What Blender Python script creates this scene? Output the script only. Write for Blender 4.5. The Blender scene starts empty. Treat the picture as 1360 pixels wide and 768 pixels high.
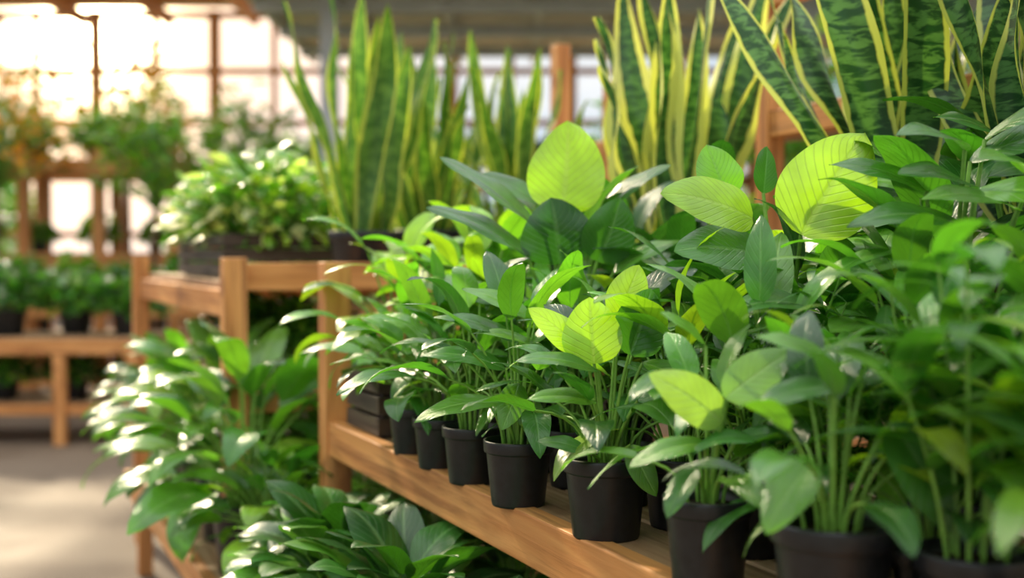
import bpy, math, random
from math import sin, cos, pi, radians
from mathutils import Vector, Matrix

TH = radians(24.2)
CT, ST = cos(TH), sin(TH)
def W(u, v, z=0.0):
    return Vector((-ST*u + CT*v, CT*u + ST*v, z))
col = bpy.context.scene.collection

# ------------------------------------------------------------------ materials
def newmat(name):
    m = bpy.data.materials.new(name); m.use_nodes = True
    nt = m.node_tree; nt.nodes.clear()
    out = nt.nodes.new('ShaderNodeOutputMaterial')
    return m, nt, out
class N:
    def __init__(s, nt): s.nt = nt
    def __call__(s, t, **kw):
        n = s.nt.nodes.new(t)
        for k, v in kw.items(): setattr(n, k, v)
        return n
    def link(s, a, b): s.nt.links.new(a, b)
    def m(s, op, a, b=None, c=None, clamp=False):
        n = s('ShaderNodeMath', operation=op); n.use_clamp = clamp
        for i, x in enumerate((a, b, c)):
            if x is None: continue
            if isinstance(x, (int, float)): n.inputs[i].default_value = x
            else: s.link(x, n.inputs[i])
        return n.outputs[0]
    def rng(s, x, a, b, c, d, smooth=True):
        n = s('ShaderNodeMapRange'); n.interpolation_type = 'SMOOTHSTEP' if smooth else 'LINEAR'
        s.link(x, n.inputs[0])
        for i, v in enumerate((a, b, c, d)): n.inputs[i+1].default_value = v
        return n.outputs[0]
    def mix(s, f, a, b, mode='MIX'):
        n = s('ShaderNodeMix', data_type='RGBA', blend_type=mode)
        for idx, x in ((0, f), (6, a), (7, b)):
            if isinstance(x, (int, float)): n.inputs[idx].default_value = x
            elif isinstance(x, tuple): n.inputs[idx].default_value = x if len(x) == 4 else x+(1,)
            else: s.link(x, n.inputs[idx])
        return n.outputs[2]
    def noise(s, vec, scale, detail=3, rough=.5, dist=0):
        n = s('ShaderNodeTexNoise'); n.inputs['Scale'].default_value = scale
        n.inputs['Detail'].default_value = detail; n.inputs['Roughness'].default_value = rough
        n.inputs['Distortion'].default_value = dist
        if vec is not None: s.link(vec, n.inputs['Vector'])
        return n.outputs['Fac']
    def mapping(s, vec, scale):
        n = s('ShaderNodeMapping'); n.inputs['Scale'].default_value = scale; s.link(vec, n.inputs[0])
        return n.outputs[0]
    def bsdf(s, colr, rough=.5, spec=.5, bump=None, bstr=.3, bdist=.01):
        p = s('ShaderNodeBsdfPrincipled')
        if isinstance(colr, tuple): p.inputs['Base Color'].default_value = colr+(1,)
        else: s.link(colr, p.inputs['Base Color'])
        if isinstance(rough, (int, float)): p.inputs['Roughness'].default_value = rough
        else: s.link(rough, p.inputs['Roughness'])
        p.inputs['Specular IOR Level'].default_value = spec
        if bump is not None:
            b = s('ShaderNodeBump'); b.inputs['Strength'].default_value = bstr
            b.inputs['Distance'].default_value = bdist
            s.link(bump, b.inputs['Height']); s.link(b.outputs[0], p.inputs['Normal'])
        return p

def leafy_output(n, out, base, transcol, rough, bump, bstr, trans, spec=.6, coat=.45):
    p = n.bsdf(base, rough, spec, bump, bstr, .002)
    p.inputs['Coat Weight'].default_value = coat; p.inputs['Coat Roughness'].default_value = .2
    t = n('ShaderNodeBsdfTranslucent'); n.link(transcol, t.inputs['Color'])
    mx = n('ShaderNodeMixShader'); mx.inputs[0].default_value = trans
    n.link(p.outputs[0], mx.inputs[1]); n.link(t.outputs[0], mx.inputs[2])
    n.link(mx.outputs[0], out.inputs[0])

def leaf_mat(name, nveins=9, vein=.3, rough=.36, trans=.36, sweep=.28, pale=(.07, .09, .04), midw=.11):
    m, nt, out = newmat(name); n = N(nt)
    uv = n('ShaderNodeUVMap').outputs[0]
    sp = n('ShaderNodeSeparateXYZ'); n.link(uv, sp.inputs[0])
    att = n('ShaderNodeAttribute', attribute_name='Col').outputs['Color']
    s_ = n.m('MULTIPLY', n.m('ABSOLUTE', n.m('SUBTRACT', sp.outputs[0], .5)), 2)
    mid = n.rng(s_, .03, midw, 1, 0)
    x = n.m('MULTIPLY', n.m('SUBTRACT', sp.outputs[1], n.m('MULTIPLY', s_, sweep)), nveins)
    tri = n.m('MULTIPLY', n.m('ABSOLUTE', n.m('SUBTRACT', n.m('FRACT', n.m('ADD', x, 20)), .5)), 2)
    vl = n.rng(tri, .72, 1.0, 0, 1)
    tc = n('ShaderNodeTexCoord').outputs['Object']
    nz = n.rng(n.noise(tc, 14, 3), .3, .7, .7, 1.25, False)
    fine = n.noise(n.mapping(uv, (60, 3, 1)), 3, 2)
    cc = n('ShaderNodeVectorMath', operation='SCALE'); n.link(att, cc.inputs[0]); n.link(nz, cc.inputs['Scale'])
    light = n.mix(1.0, n.mix(1.0, cc.outputs[0], (1.6, 1.4, 1.4), 'MULTIPLY'), pale, 'ADD')
    k = n.m('ADD', n.m('MULTIPLY', mid, .9), n.m('MULTIPLY', vl, vein), clamp=True)
    base = n.mix(k, cc.outputs[0], light)
    tcx = n.mix(1.0, cc.outputs[0], (1.75, 1.85, .5), 'MULTIPLY')
    tcol = n.mix(n.m('ADD', n.m('MULTIPLY', vl, vein*1.6), n.m('MULTIPLY', mid, .7), clamp=True), tcx, n.mix(.8, tcx, (.03, .16, .0)))
    bh = n.m('ADD', n.m('SUBTRACT', n.m('MULTIPLY', vl, -.6), mid), n.m('MULTIPLY', fine, .25))
    leafy_output(n, out, base, tcol, rough, bh, .5, trans)
    return m

def snake_mat(name, margin, dark, mid_c, edge, bands=26, trans=.25):
    m, nt, out = newmat(name); n = N(nt)
    uv = n('ShaderNodeUVMap').outputs[0]
    sp = n('ShaderNodeSeparateXYZ'); n.link(uv, sp.inputs[0])
    tc = n('ShaderNodeTexCoord').outputs['Object']
    wob = n.m('MULTIPLY', n.m('SUBTRACT', n.noise(tc, 25, 3), .5), .3)
    s_ = n.m('ADD', n.m('MULTIPLY', n.m('ABSOLUTE', n.m('SUBTRACT', sp.outputs[0], .5)), 2), wob)
    ed = n.rng(s_, margin-.05, margin+.05, 0, 1)
    band = n.noise(n.mapping(uv, (1.6, bands, 1)), 1.0, 3, .6, .35)
    bandc = n.mix(n.rng(band, .42, .6, 0, 1), dark, mid_c)
    att = n('ShaderNodeAttribute', attribute_name='Col').outputs['Color']
    base = n.mix(ed, bandc, edge)
    base = n.mix(1.0, base, att, 'MULTIPLY')
    tcx = n.mix(1.0, base, (1.7, 1.7, .6), 'MULTIPLY')
    leafy_output(n, out, base, tcx, .42, band, .12, trans, .5, .12)
    return m

LEAF = leaf_mat('leaf_glossy_green', 9, .3, .26)
LEAFB = leaf_mat('leaf_broad_green', 11, .5, .27, .37, .35)
LEAFV = leaf_mat('leaf_pale_veined', 8, .4, .34, .3, .4, (.11, .15, .07), .14)
SN_LIGHT = snake_mat('snake_leaf_light', .80, (.05, .145, .018), (.12, .25, .04), (.44, .5, .09), 18, .33)
SN_VAR = snake_mat('snake_leaf_variegated', .58, (.015, .07, .015), (.06, .17, .04), (.62, .64, .18), 40, .28)
SN_DARK = snake_mat('snake_leaf_dark', .80, (.01, .05, .014), (.075, .19, .055), (.5, .54, .12), 42, .25)

def simple(name, c, rough=.5, spec=.5, noise_scale=None, amt=.25, bstr=.2):
    m, nt, out = newmat(name); n = N(nt)
    if noise_scale:
        tc = n('ShaderNodeTexCoord').outputs['Object']
        f = n.noise(tc, noise_scale, 5, .6)
        c2 = tuple(x*(1-amt) for x in c); c3 = tuple(min(1, x*(1+amt)) for x in c)
        cc = n.mix(n.rng(f, .3, .7, 0, 1), c2, c3)
        p = n.bsdf(cc, rough, spec, f, bstr)
    else:
        p = n.bsdf(c, rough, spec)
    n.link(p.outputs[0], out.inputs[0]); return m
STEM = simple('plant_stem', (.18, .36, .05), .45, .4, 30)
POT = simple('black_plastic_pot', (.010, .011, .013), .38, .5, 60, .3, .05)
SOIL = simple('potting_soil', (.03, .018, .01), .95, .2, 120, .6, 1)
BARK = simple('bark', (.16, .09, .05), .9, .2, 30, .4)
METAL = simple('painted_metal', (.5, .52, .55), .4, .5, 5, .1)
ROOF = simple('roof_sheet', (.55, .53, .51), .6, .3, 3, .15)
GRASS = simple('outdoor_ground', (.22, .22, .12), .9, .2, 2, .3)

def wood_mat(name, a, b, c):
    m, nt, out = newmat(name); n = N(nt)
    uv = n('ShaderNodeUVMap').outputs[0]
    g = n.noise(n.mapping(uv, (2.2, 38, 1)), 1.0, 5, .6, .6)
    g2 = n.noise(n.mapping(uv, (1.0, 9, 1)), 1.0, 3, .5, 1.6)
    k = n.noise(n.mapping(uv, (5, 5, 1)), 1.0, 2)
    c1 = n.mix(n.rng(g2, .35, .65, 0, 1), a, b)
    c1 = n.mix(n.rng(g, .44, .68, 0, .7), c1, c)
    c1 = n.mix(n.rng(k, .64, .72, 0, .6), c1, c)
    p = n.bsdf(c1, n.rng(g, .3, .7, .42, .65), .35, g, .4, .004)
    n.link(p.outputs[0], out.inputs[0]); return m
WOOD = wood_mat('shelf_wood', (.56, .225, .065), (.74, .35, .115), (.25, .085, .025))
WOODTOP = wood_mat('plank_wood', (.38, .22, .115), (.55, .36, .21), (.16, .085, .04))
WOODDARK = wood_mat('crate_wood', (.05, .035, .025), (.09, .06, .04), (.02, .013, .01))

m, nt, out = newmat('concrete_floor'); n = N(nt)
tc = n('ShaderNodeTexCoord').outputs['Object']
f1 = n.noise(tc, .9, 5, .6); f2 = n.noise(tc, 40, 4, .7)
cc = n.mix(n.rng(f1, .3, .7, 0, 1), (.15, .105, .07), (.21, .155, .11))
cc = n.mix(n.rng(f2, .4, .75, 0, .4), cc, (.08, .06, .042))
p = n.bsdf(cc, n.rng(f1, .3, .7, .5, .75), .25, f2, .1, .004); n.link(p.outputs[0], out.inputs[0])
FLOOR = m

# ------------------------------------------------------------------ mesh builder
class MB:
    def __init__(s): s.v = []; s.f = []; s.uv = []; s.c = []; s.mi = []
    def quad(s, idx, uvs, mi): s.f.append(idx); s.uv.append(uvs); s.mi.append(mi)
    def mesh(s, name, mats, smooth=True):
        me = bpy.data.meshes.new(name)
        me.from_pydata([tuple(p) for p in s.v], [], s.f)
        ul = me.uv_layers.new(name='UVMap')
        flat = [x for f in s.uv for uv in f for x in uv]
        ul.data.foreach_set('uv', flat)
        ca = me.color_attributes.new('Col', 'FLOAT_COLOR', 'POINT')
        ca.data.foreach_set('color', [x for c in s.c for x in (c[0], c[1], c[2], 1.0)])
        for mt in mats: me.materials.append(mt)
        me.polygons.foreach_set('material_index', s.mi)
        me.polygons.foreach_set('use_smooth', [smooth]*len(s.f))
        me.update(); return me
    def grid(s, rows, nu, c, mi, uvf=None):
        b = len(s.v); w = len(rows[0]); nr = len(rows)
        for r in rows:
            for p in r: s.v.append(p); s.c.append(c)
        for i in range(nr-1):
            for j in range(w-1):
                a = b+i*w+j
                s.quad((a, a+1, a+w+1, a+w), ((j/(w-1), i/(nr-1)), ((j+1)/(w-1), i/(nr-1)), ((j+1)/(w-1), (i+1)/(nr-1)), (j/(w-1), (i+1)/(nr-1))), mi)

SHAPES = {'oval': (.55, .82), 'heart': (.42, .72), 'lance': (.7, .95), 'round': (.46, .62), 'narrow': (.6, 1.0)}
def leaf(mb, base, d, nrm, L, Wd, c, droop=.6, fold=.28, shape='oval', ns=10, nw=6, mi=0, wave=.0, rnd=random, side=0.0):
    T = Vector(d).normalized(); Nn = Vector(nrm); Nn = Nn - T*Nn.dot(T)
    if Nn.length < 1e-3: Nn = T.orthogonal()
    Nn.normalize(); S = T.cross(Nn)
    a, b = SHAPES[shape]; mxs = a/(a+b); mx = mxs**a*(1-mxs)**b
    p = Vector(base); rows = []; ph = rnd.uniform(0, 6)
    for i in range(ns+1):
        t = i/ns
        w = (max(t, .004)**a*(max(1-t, 0))**b)/mx*Wd*.5
        row = []
        for j in range(nw+1):
            q = j/nw*2-1
            off = fold*abs(q)*w - .22*q*q*w*(t+.3) + wave*Wd*sin(t*13+ph+q*1.5)*q*q
            row.append(p + S*(q*w*cos(fold*.6)) + Nn*off)
        rows.append(row)
        a1 = droop/ns*(0.4+1.2*t)
        T, Nn = (T*cos(a1)-Nn*sin(a1)), (Nn*cos(a1)+T*sin(a1))
        b1 = side/ns
        T, S = (T*cos(b1)+S*sin(b1)), (S*cos(b1)-T*sin(b1))
        p = p + T*(L/ns)
    mb.grid(rows, nw, c, mi)

def tube(mb, p0, p1, p2, r0, r1, c=(.2, .4, .08), mi=1, seg=6, sides=5):
    p0, p1, p2 = Vector(p0), Vector(p1), Vector(p2); rows = []
    for i in range(seg+1):
        t = i/seg; p = p0*(1-t)**2+p1*2*t*(1-t)+p2*t*t
        T = ((p1-p0)*(1-t)+(p2-p1)*t)
        T = T.normalized() if T.length > 1e-6 else Vector((0, 0, 1))
        A = T.cross(Vector((.3, 1, .1))).normalized(); B = T.cross(A); r = r0+(r1-r0)*t
        rows.append([p+A*(r*cos(k*2*pi/sides))+B*(r*sin(k*2*pi/sides)) for k in range(sides+1)])
    mb.grid(rows, sides, c, mi)

def lathe(mb, prof, mi, seg=28, c=(1, 1, 1)):
    rows = [[Vector((r*cos(-k*2*pi/seg), r*sin(-k*2*pi/seg), z)) for k in range(seg+1)] for r, z in prof]
    mb.grid(rows, seg, c, mi)

def pot(mb, r, h, seg=32):
    b = r*.80
    lathe(mb, [(.001, 0), (b*.97, 0), (b, .004), (r*.95, h*.80), (r*.955, h*.81), (r*1.02, h*.82), (r*1.03, h*.835), (r*1.04, h*.97), (r*1.035, h*.995), (r*1.01, h), (r*.96, h), (r*.94, h*.8)], 2, seg)
    lathe(mb, [(r*.95, h*.87), (r*.5, h*.9), (.001, h*.91)], 3, seg)

G_D = (.024, .10, .018); G_M = (.055, .19, .026); G_L = (.125, .33, .036); G_Y = (.26, .46, .035); G_LIME = (.36, .6, .02)  # G_LIME: yellow-green leaf, brightened in colour for sun glowing through it
def vary(c, r, a=.25):
    k = 1+r.uniform(-a, a); return (c[0]*k*(1+r.uniform(-.15, .15)), c[1]*k, c[2]*k)

def place(name, me, loc, rot=0, sc=1.0):
    o = bpy.data.objects.new(name, me); o.location = loc
    o.rotation_euler = (0, 0, rot)
    o.scale = (sc, sc, sc) if not isinstance(sc, tuple) else sc
    col.objects.link(o); return o

def foliage(seed, n, pr, ph, pet, spread, L, Wd, pal, droop=(.4, 1.1), shape='oval', heroes=(), stem_r=.0022, lmat=None, ns=12, nw=6, elev=(78, 0), name='plant', addpot=True, wave=.03, inner=0.5, clear=None):
    r = random.Random(seed); mb = MB()
    if addpot: pot(mb, pr, ph)
    z0 = ph*.88
    for i in range(n):
        k = (i+.5)/n; az = i*2.39996+r.uniform(-.35, .35)
        tilt = spread*k*r.uniform(.8, 1.15)+.03
        pl = (pet[1]+(pet[0]-pet[1])*k)*r.uniform(.8, 1.12)
        br = pr*inner*math.sqrt(k)
        b = Vector((br*cos(az), br*sin(az), z0))
        e = b+Vector((sin(tilt)*cos(az), sin(tilt)*sin(az), cos(tilt)))*pl
        ctrl = b+Vector((0, 0, 1))*pl*.6+Vector((cos(az), sin(az), 0))*pl*.04
        c = vary(r.choices([x[0] for x in pal], [x[1] for x in pal])[0], r)
        tdir = (e-ctrl).normalized()
        el = radians(elev[0]+(elev[1]-elev[0])*k+r.uniform(-12, 12))
        az2 = az+r.uniform(-.3, .3)
        d = Vector((cos(el)*cos(az2), cos(el)*sin(az2), sin(el)))
        d = (d*.75+tdir*.25).normalized()
        nr = Vector((r.uniform(-.3, .3), r.uniform(-.3, .3), 1))
        sz = r.uniform(.78, 1.12)
        args = (r.uniform(*L)*sz, r.uniform(*Wd)*sz, c, r.uniform(*droop), r.uniform(.12, .38))
        sd = r.uniform(-.35, .35)
        if clear and sin(az) < -.25 and e.z+d.z*args[0] > clear: continue
        tube(mb, b, ctrl, e, stem_r*1.2, stem_r*.8, c)
        leaf(mb, e, d, nr, *args, shape, ns, nw, 0, wave, r, sd)
    for h in heroes:
        B, Tp, wd, c, nm = h[:5]; dr = h[5] if len(h) > 5 else .3
        sh = h[6] if len(h) > 6 else shape
        B = Vector(B); Tp = Vector(Tp); d = Tp-B
        root = Vector((B.x*.15, B.y*.15, z0))
        tube(mb, root, root+Vector(((B.x-root.x)*.35, (B.y-root.y)*.35, (B.z-root.z)*.6)), B, stem_r*1.5, stem_r, c)
        T = d.normalized(); NN = Vector(nm); NN = (NN-T*NN.dot(T)).normalized()
        T0 = T*cos(dr*.45)+NN*sin(dr*.45)
        leaf(mb, B, T0, NN, d.length*1.03, wd, c, dr, .22, sh, 18, 8, 0, .02, r, r.uniform(-.25, .25))
    return mb.mesh(name, [lmat or LEAF, STEM, POT, SOIL])

def snake(seed, n, pr, ph, L, Wd, mat, lean=.16, name='snake'):
    r = random.Random(seed); mb = MB(); pot(mb, pr, ph)
    for i in range(n):
        k = (i+.5)/n; az = i*2.39996+r.uniform(-.4, .4); br = pr*.62*math.sqrt(k)
        p = Vector((br*cos(az), br*sin(az), ph*.85)); ln = lean*k*r.uniform(.6, 1.6)+.02
        T = Vector((sin(ln)*cos(az), sin(ln)*sin(az), cos(ln)))
        S = Vector((-sin(az+r.uniform(-.6, .6)), cos(az+r.uniform(-.6, .6)), 0)); S = (S-T*S.dot(T)).normalized(); Nn = S.cross(T)
        LL = r.uniform(*L)*(1-.3*k*r.random()); wd = r.uniform(*Wd); tw = r.uniform(-1.1, 1.1); bend = r.uniform(-.12, .3)
        ns = 28; rows = []; g = r.uniform(.85, 1.15); ph0 = r.uniform(0, 6); wv = r.uniform(.06, .16)
        for j in range(ns+1):
            t = j/ns; w = wd*.5*min(1, .5+1.0*t)*(1-t**3.0)**.8
            if j == ns: w = .0006
            A = S*cos(tw*t)+Nn*sin(tw*t); B = -S*sin(tw*t)+Nn*cos(tw*t)
            row = []
            for q in range(9):
                x = q/4-1
                row.append(p+A*(x*w*.97)+B*(abs(x)**1.5*w*(.5-.35*t)+wv*wd*sin(t*13+ph0+x)*x))
            rows.append(row)
            T = (T+Vector((cos(az), sin(az), 0))*bend/ns+Vector((sin(t*7+ph0), cos(t*7+ph0), 0))*.022).normalized()
            p = p+T*(LL/ns)
        mb.grid(rows, 8, (g, g, g), 0)
    return mb.mesh(name, [mat, STEM, POT, SOIL])

def bush(seed, n, R, H, L, pal, name='bush', pr=0, ph=0, shape='oval', trunk=0, wr=.45):
    r = random.Random(seed); mb = MB()
    if pr: pot(mb, pr, ph, 16)
    z0 = ph*.9
    if trunk:
        tube(mb, (0, 0, z0), (.03, .02, z0+trunk*.6), (0, 0, z0+trunk*1.2), .03*R/.4, .012*R/.4, (.2, .1, .05), 4, 6, 7)
    for i in range(n):
        az = r.uniform(0, 2*pi); cz = r.uniform(-.35 if trunk else 0.05, 1); rr = r.uniform(.45, 1)**.5*(.85+.3*sin(az*3+seed)*.6)
        q = math.sqrt(max(0, 1-cz*cz))
        p = Vector((R*q*cos(az)*rr, R*q*sin(az)*rr, z0+trunk+(H*(cz+.35 if trunk else cz))*rr))
        if i % (4 if trunk else 6) == 0: tube(mb, (0, 0, z0+trunk*.9), (p.x*.3, p.y*.3, z0+trunk+(p.z-z0-trunk)*.6), p, .004*(2 if trunk else 1), .002, (.1, .2, .05), 1, 3, 4)
        el = r.uniform(-.5, 1.0)
        d = Vector((cos(el)*cos(az), cos(el)*sin(az), sin(el)))
        l = L*r.uniform(.7, 1.3)
        c = vary(r.choices([x[0] for x in pal], [x[1] for x in pal])[0], r, .35)
        leaf(mb, p, d, (r.uniform(-.6, .6), r.uniform(-.6, .6), 1), l, l*wr, c, r.uniform(.2, 1), .3, shape, 4, 2, 0, 0, r)
    return mb.mesh(name, [LEAF, STEM, POT, SOIL, BARK])

# ------------------------------------------------------------------ carpentry
def boxes(name, items, mats, rotz=0, loc=(0, 0, 0), bev=.003):
    r = random.Random(len(items)*7+3); mb = MB()
    for it in items:
        x0, x1, y0, y1, z0, z1 = it[:6]; mi = it[6] if len(it) > 6 else 0
        dims = (x1-x0, y1-y0, z1-z0); lax = dims.index(max(dims))
        b = len(mb.v); o = r.uniform(0, 50)
        P = [(x, y, z) for z in (z0, z1) for y in (y0, y1) for x in (x0, x1)]
        for p in P: mb.v.append(Vector(p)); mb.c.append((1, 1, 1))
        for f, ax in (((0, 2, 3, 1), 2), ((4, 5, 7, 6), 2), ((0, 1, 5, 4), 1), ((2, 6, 7, 3), 1), ((0, 4, 6, 2), 0), ((1, 3, 7, 5), 0)):
            oth = [a for a in range(3) if a != ax]
            if lax in oth: ua, va = lax, [a for a in oth if a != lax][0]
            else: ua, va = oth
            mb.quad(tuple(b+i for i in f), tuple((P[i][ua]+o, P[i][va]+o*.37+ax*3.1) for i in f), mi)
    me = mb.mesh(name, mats, False)
    o = place(name, me, loc, rotz)
    if bev:
        bm = o.modifiers.new('bevel', 'BEVEL'); bm.width = bev; bm.segments = 2; bm.limit_method = 'ANGLE'
    return o

# room -------------------------------------------------------------
boxes('ground', [(-60, 60, -30, 90, -.2, -.06)], [GRASS], bev=0)
boxes('floor', [(-9, 9, -4, 14.2, -.05, 0)], [FLOOR], bev=0)
def window_wall(name, length, axis, loc, h=3.9):
    it = []
    def seg(a0, a1, t, z0, z1, mi):
        if axis == 'x': it.append((a0, a1, -t, t, z0, z1, mi))
        else: it.append((-t, t, a0, a1, z0, z1, mi))
    seg(0, length, .08, 0, .8, 1)
    k = int(length/1.3)
    for i in range(k+1):
        x = i*length/k; seg(x-.06, x+.06, .05, .8, h, 0)
        if i < k: seg(x+length/k/2-.03, x+length/k/2+.03, .03, .8, h, 0)
    for z in (.85, 1.5, 2.15, 2.8, 3.4, h-.05): seg(0, length, .04, z-.035, z+.035, 0)
    return boxes(name, it, [WOOD if name == 'wall_back' else METAL, ROOF], loc=loc, bev=0)  # orange wood on the back frames paints in the warm sun haze
window_wall('wall_back', 18, 'x', (-9, 14.1, 0), 4.1)
window_wall('wall_left', 18, 'y', (-8.9, -4, 0), 4.1)
window_wall('wall_right', 18, 'y', (8.9, -4, 0), 4.1)
it = []
it.append((-2.3, 9, 9.5, 14.3, 3.62, 3.66, 1))
it.append((-9, -2.3, 12.3, 14.3, 4.18, 4.22, 1))
for i in range(19): it.append((-9+i-.04, -9+i+.04, -4, 14.2, 3.95, 4.08, 0 if i > 7 else 2))
for y in (-3, 0, 5, 8, 10, 11.2, 12.4, 13.6): it.append((-9, 9, y-.05, y+.05, 4.08, 4.18, 0 if y < 12 else 2))
for i in range(13): it.append((-2.3+i*.85-.03, -2.3+i*.85+.03, 9.5, 14.2, 3.50, 3.62, 0))
for y in (9.6, 10.8, 12, 13.2): it.append((-2.3, 9, y-.04, y+.04, 3.42, 3.54, 0))
boxes('ceiling', it, [METAL, ROOF, WOOD], bev=0)
boxes('support_column', [(-.07, .07, -.07, .07, 0, 4.0), (-.12, .12, -.12, .12, 0, .03)], [METAL], loc=(-1.6, 10.6, 0))
boxes('support_column', [(-.07, .07, -.07, .07, 0, 4.0), (-.12, .12, -.12, .12, 0, .03)], [METAL], loc=(2.6, 10.6, 0))

# low shelf ---------------------------------------------------------
it = [(.545, .58, -.3, 4.95, .325, .405, 0), (1.5, 1.535, -.3, 4.95, .325, .405, 0)]
for u in (-.3, 4.915): it.append((.58, 1.5, u, u+.035, .325, .4, 0))
for i in range(8): it.append((.582+i*.1145, .582+i*.1145+.108, -.26, 4.91, .38, .402, 1))
for u in (-.2, 1.1, 2.4, 3.7, 4.85):
    for v in (.585, 1.44): it.append((v, v+.055, u, u+.055, 0, .38, 0))
boxes('low_wooden_shelf', it, [WOOD, WOODTOP], TH)
# main shelf --------------------------------------------------------
it = [(.777, .812, -.4, 2.80, .772, .853, 0)]
for i in range(5): it.append((.813+i*.112, .813+i*.112+.106, -.4, 2.80, .826, .85, 1))
it += [(.770, .835, 2.80, 2.865, .403, 1.235, 0), (1.32, 1.38, 2.80, 2.86, .403, 1.2, 0), (.79, .85, -.35, -.29, .403, .825, 0), (1.32, 1.38, -.35, -.29, .403, 1.2, 0), (.82, .88, 1.2, 1.26, .403, .825, 0), (.835, 1.32, 2.815, 2.85, .77, .826, 0)]
for u in (-.3, .6, 1.25, 2.0): it.append((.813, 1.38, u, u+.04, .772, .826, 0))
boxes('wooden_display_shelf', it, [WOOD, WOODTOP], TH)
# tall rear rack ----------------------------------------------------
it = [(1.40, 1.435, .0, 3.0, 1.02, 1.10, 0)]
for i in range(4): it.append((1.437+i*.114, 1.437+i*.114+.108, .0, 3.0, 1.075, 1.098, 1))
for u in (.0, 1.35, 2.60): it.append((1.90, 1.955, u, u+.055, 0, 2.35, 0))
it.append((1.90, 1.955, 3.84, 3.895, 0, 2.0, 0)); it.append((1.90, 1.955, 3.45, 3.505, 0, 1.82, 0))
for u in (.05, 1.5, 2.9): it.append((1.56, 1.61, u, u+.05, 0, 1.075, 0))
for z in (1.02, 1.56): it.append((1.905, 1.95, .0, 3.9, z, z+.07, 0))
for i in range(3): it.append((1.956+i*.12, 1.956+i*.12+.11, 0, 3.9, 1.60, 1.625, 1))
it.append((1.905, 1.95, .0, 2.66, 1.90, 1.96, 0))
boxes('wooden_plant_rack', it, [WOOD, WOODTOP], TH)
# rear raised table ---------------------------------------------------
it = [(.66, 1.85, 3.42, 3.46, 1.15, 1.23, 0), (.665, .70, 3.46, 5.4, 1.07, 1.15, 0), (1.85, 1.885, 3.46, 5.4, 1.07, 1.15, 0), (.70, 1.85, 5.37, 5.41, 1.07, 1.15, 0)]
for i in range(9): it.append((.70+i*.1285, .70+i*.1285+.12, 3.46, 5.37, 1.15, 1.175, 1))
for (v, u) in ((.64, 3.37), (.64, 5.40), (1.2, 3.37)): it.append((v, v+.065, u, u+.065, .403 if u < 4.8 else 0, 1.245, 0))
for (v, u) in ((1.82, 3.355), (1.82, 5.41)): it.append((v, v+.06, u, u+.06, 0, 1.245, 0))
it += [(.665, .70, 3.44, 5.40, .82, .88, 0), (.70, 1.4, 3.46, 5.37, .86, .882, 1), (.68, 1.85, 3.43, 3.46, .80, .86, 0)]
boxes('wooden_plant_table', it, [WOOD, WOODTOP], TH)
def bench(loc, w, d, h, legs, low=True, rot=0):
    it = [(0, w, 0, .04, h-.1, h), (0, w, d-.04, d, h-.1, h)]
    k = max(2, int(d/.13))
    for i in range(k): it.append((0, w, .04+i*(d-.08)/k, .04+i*(d-.08)/k+(d-.08)/k-.01, h-.02, h+.004, 1))
    for x in legs: it += [(x, x+.075, -.002, .07, 0, h-.1), (x, x+.075, d-.07, d, 0, h-.1)]
    if low: it += [(0, w, .02, .05, .2, .27), (0, w, .05, d-.04, .24, .262, 1)]
    return boxes('wooden_bench', it, [WOOD, WOODTOP], rot, loc, 0)
bench((-6.2, 7.9, 0), 3.75, .9, .70, (.1, 1.6, 3.18, 3.65))
bench((-4.3, 9.6, 0), 3.8, .9, .86, (.1, 1.8, 3.6))
bench((-.6, 6.4, 0), 4.2, .8, .95, (.1, 2, 4.0))
def shelving(loc, w, d, zs, posts, H, rot=0):
    it = []
    for x in posts: it += [(x, x+.1, 0, .09, 0, H), (x, x+.1, d-.09, d, 0, H)]
    for z in zs: it += [(0, w, -.03, 0, z-.11, z+.03), (0, w, d, d+.03, z-.09, z+.03), (0, w, 0, d, z, z+.03, 1)]
    return boxes('wooden_shelving', it, [WOOD, WOODTOP], rot, loc, 0)
shelving((-7.0, 11.2, 0), 4.0, .6, (.5, 1.25, 2.12), (.2, 1.6, 2.4, 3.1, 3.8), 2.25)
shelving((-2.6, 12.2, 0), 4.4, .6, (.5, 1.25, 2.0), (.1, 1.5, 3, 4.2), 2.05)
shelving((2.2, 11.0, 0), 5, .6, (.5, 1.25, 2.0), (.1, 1.5, 3, 4.8), 2.3)

def crate(loc, w, d, h, rot):
    it = []
    for i in range(3):
        z = .005+i*h/3
        it += [(-w/2, w/2, -d/2, -d/2+.012, z, z+h/3-.008), (-w/2, w/2, d/2-.012, d/2, z, z+h/3-.008),
               (-w/2, -w/2+.012, -d/2+.013, d/2-.013, z, z+h/3-.008), (w/2-.012, w/2, -d/2+.013, d/2-.013, z, z+h/3-.008)]
    it += [(-w/2+.013, w/2-.013, -d/2+.013, d/2-.013, .0, .01), (-w/2+.014, w/2-.014, -d/2+.014, d/2-.014, h*.7, h*.8, 1)]
    for sx in (-1, 1):
        for sy in (-1, 1):
            x = sx*(w/2-.026); y = sy*(d/2-.026); it.append((x-.012, x+.012, y-.012, y+.012, .01, h))
    return boxes('wooden_crate', it, [WOODDARK, SOIL], rot, loc, .001)

# ------------------------------------------------------------------ plants
PG = [(G_D, 3), (G_M, 5), (G_L, 4)]
PM = [(G_M, 4), (G_L, 4), (G_Y, 1)]
PY = [(G_L, 4), (G_Y, 4), (G_M, 1)]
PD = [(G_D, 5), (G_M, 3)]
UPN = (0, -.4, .9)

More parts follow.
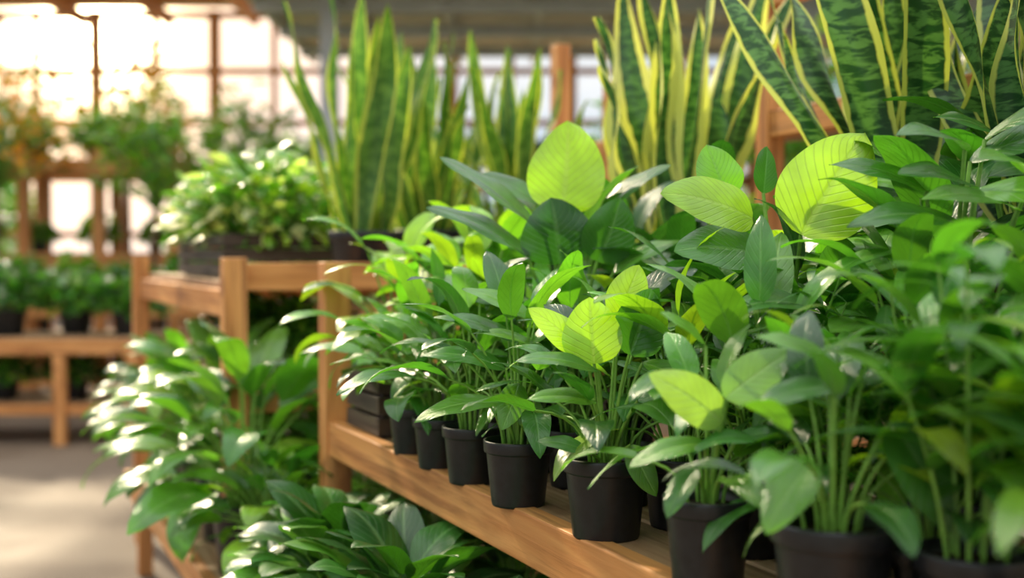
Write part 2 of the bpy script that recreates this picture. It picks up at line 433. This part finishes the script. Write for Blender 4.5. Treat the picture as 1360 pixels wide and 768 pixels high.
A_h = [((-.02, -.04, .25), (-.025, -.03, .34), .085, G_LIME, (-.2, -1, .2), .2, 'heart'),
       ((-.03, -.02, .26), (-.105, -.01, .33), .05, G_LIME, (.3, -.9, .5), .3, 'oval'),
       ((.03, -.03, .262), (.065, -.01, .35), .08, G_M, (.25, -1, .1), .15, 'heart'),
       ((.02, .03, .31), (.05, .04, .385), .06, G_LIME, (0, -1, .3), .3, 'heart'),
       ((-.015, -.05, .24), (-.13, -.09, .25), .052, G_M, (0, -.35, .9), .8),
       ((.05, -.02, .25), (.13, -.04, .205), .05, G_L, (0, -.4, .9), .6),
       ((.03, -.06, .14), (.055, -.075, .07), .038, G_L, (0, -.9, .3), .4),
       ((-.03, -.05, .13), (-.1, -.06, .14), .036, G_M, (0, -.5, .9), .7),
       ((.04, -.05, .2), (.14, -.06, .205), .04, G_M, (0, -.5, .9), .7),
       ((-.02, -.06, .2), (-.11, -.11, .20), .044, G_L, (0, -.5, .9), .7)]
me = foliage(11, 16, .060, .115, (.10, .17), 1.0, (.115, .145), (.036, .048), PG, (.8, 1.5), heroes=A_h, stem_r=.0022, name='peace_lily_a', elev=(70, 15), clear=.28)
place('potted_peace_lily', me, (.134, 1.71, .85))
F_h = [((.008, -.05, .205), (-.075, -.08, .275), .056, (.30, .48, .12), (-.1, -1, .5), .45),
       ((.01, -.06, .235), (.08, -.07, .295), .054, (.22, .42, .11), (0, -1, .5), .35),
       ((-.01, -.04, .18), (-.1, -.06, .15), .04, G_L, UPN, .8),
       ((.03, -.03, .185), (.125, -.05, .18), .038, G_M, UPN, .8),
       ((.0, .02, .29), (-.06, .0, .33), .04, G_L, UPN, .6),
       ((.03, .02, .23), (.11, .01, .25), .04, G_M, UPN, .8),
       ((-.02, -.04, .15), (-.065, -.07, .1), .032, G_M, UPN, .6)]
me = foliage(21, 12, .053, .11, (.08, .15), .95, (.10, .13), (.034, .044), PM, (.8, 1.5), heroes=F_h, stem_r=.0022, name='peace_lily_f', elev=(70, 15), clear=.22)
place('potted_peace_lily', me, (.237, 1.45, .85))
G_h = [((-.03, -.03, .19), (-.085, -.06, .125), .052, G_L, (-.3, -.7, .7), .6),
       ((.05, -.03, .23), (.1, -.06, .125), .068, G_M, (.2, -.9, .4), .7),
       ((.0, 0, .265), (-.085, -.02, .245), .042, G_M, UPN, .6),
       ((.0, .02, .29), (-.08, .01, .31), .042, G_L, UPN, .6),
       ((.03, .0, .27), (.1, -.02, .28), .042, G_L, UPN, .7)]
me = foliage(31, 11, .063, .125, (.08, .16), .9, (.10, .13), (.034, .045), PG, (.8, 1.5), heroes=G_h, stem_r=.0022, name='peace_lily_g', elev=(70, 10))
place('potted_peace_lily', me, (.335, 1.25, .85))
B_h = [((-.02, -.02, .22), (-.155, -.04, .235), .058, G_M, UPN, .8), ((-.03, -.05, .17), (-.16, -.08, .14), .052, G_L, UPN, .8),
       ((.02, 0, .3), (-.09, -.02, .34), .062, G_L, UPN, .6), ((-.0, -.05, .2), (-.02, -.08, .13), .045, G_L, (0, -1, .3), .5),
       ((.02, 0, .26), (.085, -.02, .29), .05, G_L, UPN, .7), ((.0, .02, .26), (-.14, .0, .29), .055, G_M, UPN, .8)]
me = foliage(41, 16, .054, .105, (.11, .23), 1.0, (.12, .16), (.04, .055), PG, (.8, 1.6), heroes=B_h, name='peace_lily_b', elev=(68, 10))
place('potted_peace_lily', me, (.01, 1.93, .85))
lilyv = [foliage(50+i, 19, .052, .1, (.11, .23), 1.0, (.13, .175), (.042, .06), (PG, PM, PG, PY)[i], (.8, 1.6), name='peace_lily_v%d' % i, elev=(68, 10)) for i in range(4)]
for (x, y, k, s) in ((-.07, 2.12, 0, 1), (-.137, 2.27, 2, .95), (-.2, 2.43, 1, .95)):
    place('potted_peace_lily', lilyv[k], (x, y, .85), k*1.3+x*9, s)
r = random.Random(5)
for i, u in enumerate((.98, 1.15, 1.32, 1.5, 1.67, 1.84, 2.0, 2.17, 2.34)):
    place('potted_peace_lily', lilyv[i % 4], W(u+.02, .955, .85), r.uniform(0, 6), r.uniform(.9, 1.05) if u > 1.2 else .8)
tallv = [foliage(70+i, 24, .065, .13, (.14, .34), .85, (.17, .23), (.062, .09), (PG, PM, PD)[i], (.8, 1.6), name='aglaonema_v%d' % i, elev=(72, 5), lmat=LEAFB, stem_r=.003) for i in range(3)]
for i, u in enumerate((.95, 1.2, 1.45, 1.7, 1.95, 2.2, 2.45)):
    place('potted_aglaonema', tallv[i % 3], W(u, 1.115, .85), r.uniform(0, 6), r.uniform(.75, .85) if u < 2.3 else .8)
for i, u in enumerate((.75, 1.05, 1.35, 1.65, 1.95, 2.25, 2.55)):
    place('potted_aglaonema', tallv[(i+1) % 3], W(u, 1.27, .85), r.uniform(0, 6), r.uniform(.9, 1.0))
me = foliage(90, 28, .075, .12, (.15, .33), 1.0, (.17, .24), (.055, .075), PY, (1.0, 1.8), name='dieffenbachia_y', elev=(70, 5), lmat=LEAFB, stem_r=.003)
place('potted_dieffenbachia', me, W(2.62, .90, .862), .5, .9)
place('potted_dieffenbachia', me, (-.08, 2.55, .85), 2.5, .95)
place('potted_dieffenbachia', me, (.0, 2.75, .85), 4.5, .95)
crate(W(2.62, .90, .851), .19, .24, .14, TH)
P1 = [((-.014, -.03, .48), (.014, -.01, .65), .15, G_LIME, (-.15, -1, .25), .12, 'heart'),
      ((-.02, -.07, .385), (-.03, -.08, .505), .14, G_D, (.1, -1, .3), .3, 'heart'),
      ((.05, -.07, .39), (.1, -.08, .5), .10, G_M, (.3, -1, .3), .3, 'heart'),
      ((-.07, -.05, .46), (-.24, -.10, .57), .10, G_M, (-.1, -.4, .9), .4),
      ((-.08, -.09, .40), (-.26, -.15, .475), .11, G_M, (0, -.4, .9), .6),
      ((.065, 0, .485), (.195, -.02, .565), .07, G_M, UPN, .6),
      ((-.06, .02, .5), (-.17, .03, .56), .07, G_M, UPN, .6),
      ((.08, -.08, .37), (.2, -.12, .42), .08, G_L, UPN, .6),
      ((-.05, -.1, .3), (-.17, -.16, .31), .08, G_M, UPN, .8)]
me = foliage(101, 20, .075, .15, (.15, .28), .95, (.16, .21), (.08, .11), PG, (.7, 1.4), 'heart', P1, .0032, LEAFB, name='philodendron_a', elev=(70, 5), clear=.42)
place('potted_philodendron', me, (.108, 2.3, .85))
P2 = [((-.02, -.19, .43), (.07, -.16, .575), .138, G_LIME, (-.12, -1, .2), .12, 'heart'),
      ((-.075, -.12, .455), (-.215, -.16, .50), .09, G_Y, (0, -.8, .6), .4, 'heart'),
      ((-.06, -.13, .40), (-.2, -.18, .41), .095, G_M, (0, -.7, .7), .5, 'heart'),
      ((-.03, .02, .50), (-.03, .03, .575), .05, G_D, (.6, -1, .2), .3),
      ((-.09, .0, .49), (-.13, .0, .57), .08, G_L, (.2, -1, .2), .3, 'heart'),
      ((.05, -.1, .33), (.06, -.12, .43), .09, G_M, (.4, -1, .2), .3, 'heart'),
      ((.08, -.03, .43), (.2, -.08, .46), .06, G_M, UPN, .7),
      ((-.04, -.08, .33), (-.1, -.13, .30), .05, G_M, UPN, .6)]
me = foliage(111, 18, .075, .15, (.12, .24), .9, (.13, .17), (.06, .09), PG, (.8, 1.5), 'heart', P2, .003, LEAFB, name='philodendron_b', elev=(70, 0), clear=.36)
place('potted_philodendron', me, (.43, 1.9, .85))
NL = (-.1, -.55, .8)
P3 = [((.0, -.06, .44), (-.17, -.16, .42), .072, G_M, NL, .8), ((.03, -.02, .49), (-.10, -.10, .50), .07, G_M, NL, .7),
      ((.07, -.06, .46), (-.08, -.17, .455), .07, G_L, NL, .7), ((.03, .0, .53), (.16, -.06, .56), .07, G_M, NL, .7),
      ((.0, -.07, .48), (.13, -.18, .45), .068, G_L, NL, .8), ((-.03, .0, .49), (-.17, -.04, .51), .065, G_M, NL, .7),
      ((.0, -.06, .54), (-.12, -.15, .545), .06, G_M, NL, .8), ((.05, .0, .56), (.15, -.1, .59), .06, G_M, NL, .8),
      ((.08, -.08, .50), (-.04, -.18, .52), .058, G_L, NL, .7)]
me3 = foliage(121, 26, .075, .16, (.2, .34), .95, (.18, .25), (.062, .082), [(G_D, 2), (G_M, 5), (G_L, 3)], (.9, 1.7), 'lance', P3, .003, LEAF, name='spathiphyllum_r', elev=(50, 5), clear=.48)
place('potted_spathiphyllum', me3, (.60, 1.66, .85))
place('potted_spathiphyllum', me3, (.80, 1.88, .87), .3, 1.12)
place('potted_spathiphyllum', me3, (.73, 2.08, .85), 5.2, 1.0)

def cane(seed, n, H, pr, ph, L, wd, pal, name, t0=.35, sr=.003, shape='oval'):
    r = random.Random(seed); mb = MB(); pot(mb, pr, ph)
    for i in range(n):
        az = i*2.4; br = pr*.7*math.sqrt((i+.5)/n); b = Vector((br*cos(az), br*sin(az), ph*.85)); h = H*r.uniform(.55, 1)
        lean = r.uniform(.02, .3); e = b+Vector((cos(az)*lean*h, sin(az)*lean*h, h))
        cc = vary(G_M, r)
        mid = b+Vector((cos(az)*lean*h*.2, sin(az)*lean*h*.2, h*.5))
        tube(mb, b, mid, e, sr*1.2, sr*.7, cc, 1, 10, 6)
        nl = 9
        for j in range(nl):
            t = t0+(1-t0)*j/(nl-1); p = b*(1-t)**2+mid*2*t*(1-t)+e*t*t
            a2 = j*2.2+r.uniform(-.5, .5); el = r.uniform(.2, 1.0)
            d = Vector((cos(el)*cos(a2), cos(el)*sin(a2), sin(el)))
            c = vary(r.choices([x[0] for x in pal], [x[1] for x in pal])[0], r)
            sz = r.uniform(.7, 1.25)
            leaf(mb, p, d, (0, 0, 1), L*sz, wd*sz, c, r.uniform(.7, 1.6), .3, shape, 8, 4, 0, .02, r, r.uniform(-.3, .3))
    return mb.mesh(name, [LEAF, STEM, POT, SOIL])
c1 = cane(131, 9, .34, .06, .12, .14, .044, PM, 'cane_a', .4, .0022)
c2 = cane(132, 12, .28, .055, .11, .09, .018, PM, 'cane_b', .25, .0018, 'narrow')
place('potted_dracaena', c1, (.455, 1.18, .85), 0, .92)
place('potted_dracaena', c1, (.50, .98, .85), 2, .85)
place('potted_dracaena', c1, (.60, 1.25, .85), 4, .85)
place('potted_dracaena', c2, (.39, 1.40, .85), 1, .9)
place('potted_dracaena', c2, (.50, 1.40, .85), 3, 1.1)
place('potted_dracaena', c2, (.36, 1.62, .85), 3.6, 1.0)
place('potted_dracaena', c1, (.68, 1.45, .85), 5, .8)

# snake plants --------------------------------------------------------
s1 = snake(201, 12, .105, .15, (.6, .85), (.085, .11), SN_LIGHT, .3, 'snake_light')
place('potted_snake_plant', s1, (-.463, 3.75, 1.176), .4)
s2 = snake(202, 16, .1, .14, (.45, .65), (.06, .085), SN_LIGHT, .5, 'snake_light_b')
place('potted_snake_plant', s2, W(3.85, 1.42, 1.176), 1.0, 1.15)
place('potted_snake_plant', s2, W(3.66, 1.66, 1.176), 3.0, 1.1)
place('potted_snake_plant', s2, W(4.4, 1.6, 1.176), 5.0, 1.1)
s4 = snake(203, 14, .1, .15, (.6, .88), (.09, .12), SN_VAR, .38, 'snake_variegated')
place('potted_snake_plant', s4, (.37, 2.85, 1.10), .3)
s5 = snake(204, 10, .1, .15, (.58, .85), (.08, .105), SN_DARK, .24, 'snake_dark')
for k, (u, v) in enumerate(((1.90, 1.70), (1.70, 1.54), (1.52, 1.76), (1.36, 1.55), (1.15, 1.68))):
    place('potted_snake_plant', s5, W(u, v, 1.10), k*1.7+.8, 1.0+.05*(k % 2))
# low-shelf plants ----------------------------------------------------
me = [foliage(301+i, 36, .085, .17, (.14, .3), 1.15, (.18, .25), (.072, .1), ([(G_M, 3), (G_L, 4), (G_Y, 1)], [(G_M, 4), (G_L, 4)])[i], (.9, 1.8), name='aglaonema_low%d' % i, elev=(68, 5), lmat=LEAFB, stem_r=.003) for i in range(2)]
for k, (u, v, s) in enumerate(((2.98, .68, .72), (3.22, .67, 1.12), (3.62, .70, 1.1), (3.95, .70, 1.1), (4.3, .70, 1.0), (4.65, .70, .95), (3.2, 1.0, 1.0), (3.55, 1.0, 1.0), (3.95, 1.0, 1.0), (4.4, 1.0, 1.0))):
    place('potted_aglaonema', me[k % 2], W(u, v, .403), k*1.9, s)
me = foliage(311, 72, .09, .12, (.06, .17), 1.35, (.13, .17), (.075, .095), [(G_D, 4), (G_M, 5), (G_L, 1)], (.6, 1.3), name='pothos_low', elev=(50, 0), lmat=LEAFV)
for k, (u, v, s) in enumerate(((2.0, .69, 1.05), (2.32, .67, 1.08), (2.6, .70, .9), (1.65, .70, .95), (2.2, 1.0, 1), (2.6, 1.0, 1), (1.35, .72, .9))):
    place('potted_pothos', me, W(u, v, .403), k*1.3, s)
cw = W(4.55, .98, 1.177)
crate(cw, .42, .95, .15, TH)
VAR = [((.62, .68, .36), 4), (G_L, 3), (G_Y, 3), (G_M, 1)]  # variegated leaves, with extra pale ones painting in bright highlights
b1 = bush(401, 650, .34, .34, .085, VAR, 'variegated_bush')
for du in (-.28, .0, .3):
    place('variegated_pothos', b1, W(4.55+du, .98, 1.177+.13), du*5, .95)
place('variegated_pothos', b1, W(5.15, 1.45, 1.176), 2, 1.0)
b2 = bush(402, 420, .24, .28, .08, PM, 'bush_green', .1, .14)
b3 = bush(403, 420, .24, .28, .08, PG, 'bush_dark', .1, .14)
b4 = bush(404, 420, .24, .34, .1, PY, 'bush_yellow', .1, .14)
for k, u in enumerate((3.75, 4.2, 4.6, 5.0)): place('potted_shrub', (b2, b3)[k % 2], W(u, 1.0, .883), k, .6)
r = random.Random(9)
for i in range(9): place('potted_shrub', (b3, b2, b3)[i % 3], (-6.0+i*.42, 8.3+.15*(i % 2), .704), r.uniform(0, 6), r.uniform(1.1, 1.5))
for i in range(8): place('potted_shrub', (b3, b3, b2)[i % 3], (-5.9+i*.48, 8.3, .262), r.uniform(0, 6), .95)
for i in range(8): place('potted_shrub', (b2, b4, b3)[i % 3], (-4.1+i*.47, 10.0, .864), r.uniform(0, 6), r.uniform(.9, 1.1))
for i in range(8): place('potted_shrub', (b4, b2, b4)[i % 3], (-.3+i*.52, 6.8, .954), r.uniform(0, 6), r.uniform(1.3, 1.9))
for zi, z in enumerate((.53, 1.28, 2.15)):
    for i in range(7):
        if r.random() < (.85, .7, .7)[zi]: place('potted_shrub', r.choice((b2, b4, b4)), (-6.7+i*.55, 11.5, z), r.uniform(0, 6), r.uniform(.7, 1.1))
for zi, z in enumerate((.53, 1.28, 2.03)):
    for i in range(8): place('potted_shrub', r.choice((b2, b4, b4)), (-2.4+i*.55, 12.5, z), r.uniform(0, 6), r.uniform(.9, 1.3))
for zi, z in enumerate((.53, 1.28, 2.03)):
    for i in range(8): place('potted_shrub', r.choice((b2, b4, b3)), (2.5+i*.6, 11.3, z), r.uniform(0, 6), r.uniform(1.0, 1.5))
OR_LIT = [((.7, .3, .04), 5), ((.45, .38, .04), 3), (G_L, 2)]  # warm low sunlight painted into the foliage as orange leaf colours
t1 = bush(501, 420, .6, .8, .12, OR_LIT, 'tree_a', .16, .25, trunk=1.5)
t2 = bush(502, 420, .5, .7, .12, PY, 'tree_b', .16, .25, trunk=1.5)
for (x, y, z, s, t) in ((-3.2, 10.85, 0, 1.05, t2), (-4.6, 10.75, 0, 1.15, t1), (-2.5, 11.4, 0, 1.1, t2), (-5.4, 12.4, 0, 1.2, t1), (-4.0, 12.6, 0, 1.3, t1), (-1.2, 9.3, 0, .8, t2), (.9, 8.3, 0, .95, t2), (2.2, 8.8, 0, 1.1, t2), (3.4, 8.6, 0, 1.1, t2)):
    place('potted_ficus_tree', t, (x, y, z), x, s)
t3 = bush(503, 1300, 1.6, 1.8, .35, PY, 'tree_out', 0, 0, trunk=1.6)
for i in range(9): place('garden_tree', t3, (-16+i*4.2, 24+3*(i % 3), -.06), i, .75+.15*(i % 2))

# ------------------------------------------------------------------ light
w = bpy.data.worlds.new('World'); bpy.context.scene.world = w; w.use_nodes = True
nt = w.node_tree; nt.nodes.clear(); n = N(nt)
out = n('ShaderNodeOutputWorld'); bg = n('ShaderNodeBackground'); n.link(bg.outputs[0], out.inputs[0])
tc = n('ShaderNodeTexCoord').outputs['Generated']
sp = n('ShaderNodeSeparateXYZ'); n.link(tc, sp.inputs[0])
sky = n.mix(n.rng(sp.outputs[2], .1, .9, 0, 1), (.62, .74, .86), (2.2, 2.3, 2.35))
cl = n.noise(n.mapping(tc, (1, 1, 3)), 3, 5, .6)
sky = n.mix(n.rng(cl, .45, .65, 0, .6), sky, (1.12, 1.08, 1.02))
sd = Vector((-.345, 1, .185)).normalized()
dp = n('ShaderNodeVectorMath', operation='DOT_PRODUCT'); n.link(tc, dp.inputs[0]); dp.inputs[1].default_value = sd
dpo = n.m('MAXIMUM', dp.outputs['Value'], 0)
def glow(pw, st, c):
    g = n.m('MULTIPLY', n.m('POWER', dpo, pw), st)
    q = n('ShaderNodeVectorMath', operation='SCALE'); q.inputs[0].default_value = c; n.link(g, q.inputs['Scale']); return q.outputs[0]
tot = n.mix(1.0, sky, glow(1200, 24, (1, .8, .45)), 'ADD')
tot = n.mix(1.0, tot, glow(60, 1.8, (1, .5, .12)), 'ADD')
n.link(tot, bg.inputs[0]); bg.inputs[1].default_value = 1.05

sl = bpy.data.lights.new('sun', 'SUN'); sl.energy = 7.0; sl.angle = radians(3); sl.color = (1, .84, .58)
so = bpy.data.objects.new('sun', sl); col.objects.link(so)
az, el = radians(-32), radians(33)
v = Vector((sin(az)*cos(el), cos(az)*cos(el), sin(el)))
so.rotation_euler = v.to_track_quat('Z', 'Y').to_euler(); so.location = (-5, 8, 6)

# ------------------------------------------------------------------ camera
cam = bpy.data.cameras.new('camera'); co = bpy.data.objects.new('camera', cam); col.objects.link(co)
cam.lens = 42.35; cam.sensor_width = 36; co.location = (0, 0, 1.25)
co.rotation_euler = (radians(90)-math.atan(44/1600), 0, 0)
cam.dof.use_dof = True; cam.dof.focus_distance = 1.78; cam.dof.aperture_fstop = 2.1
cam.clip_start = .02
bpy.context.scene.camera = co
bpy.context.scene.view_settings.view_transform = 'Standard'
bpy.context.scene.view_settings.look = 'None'
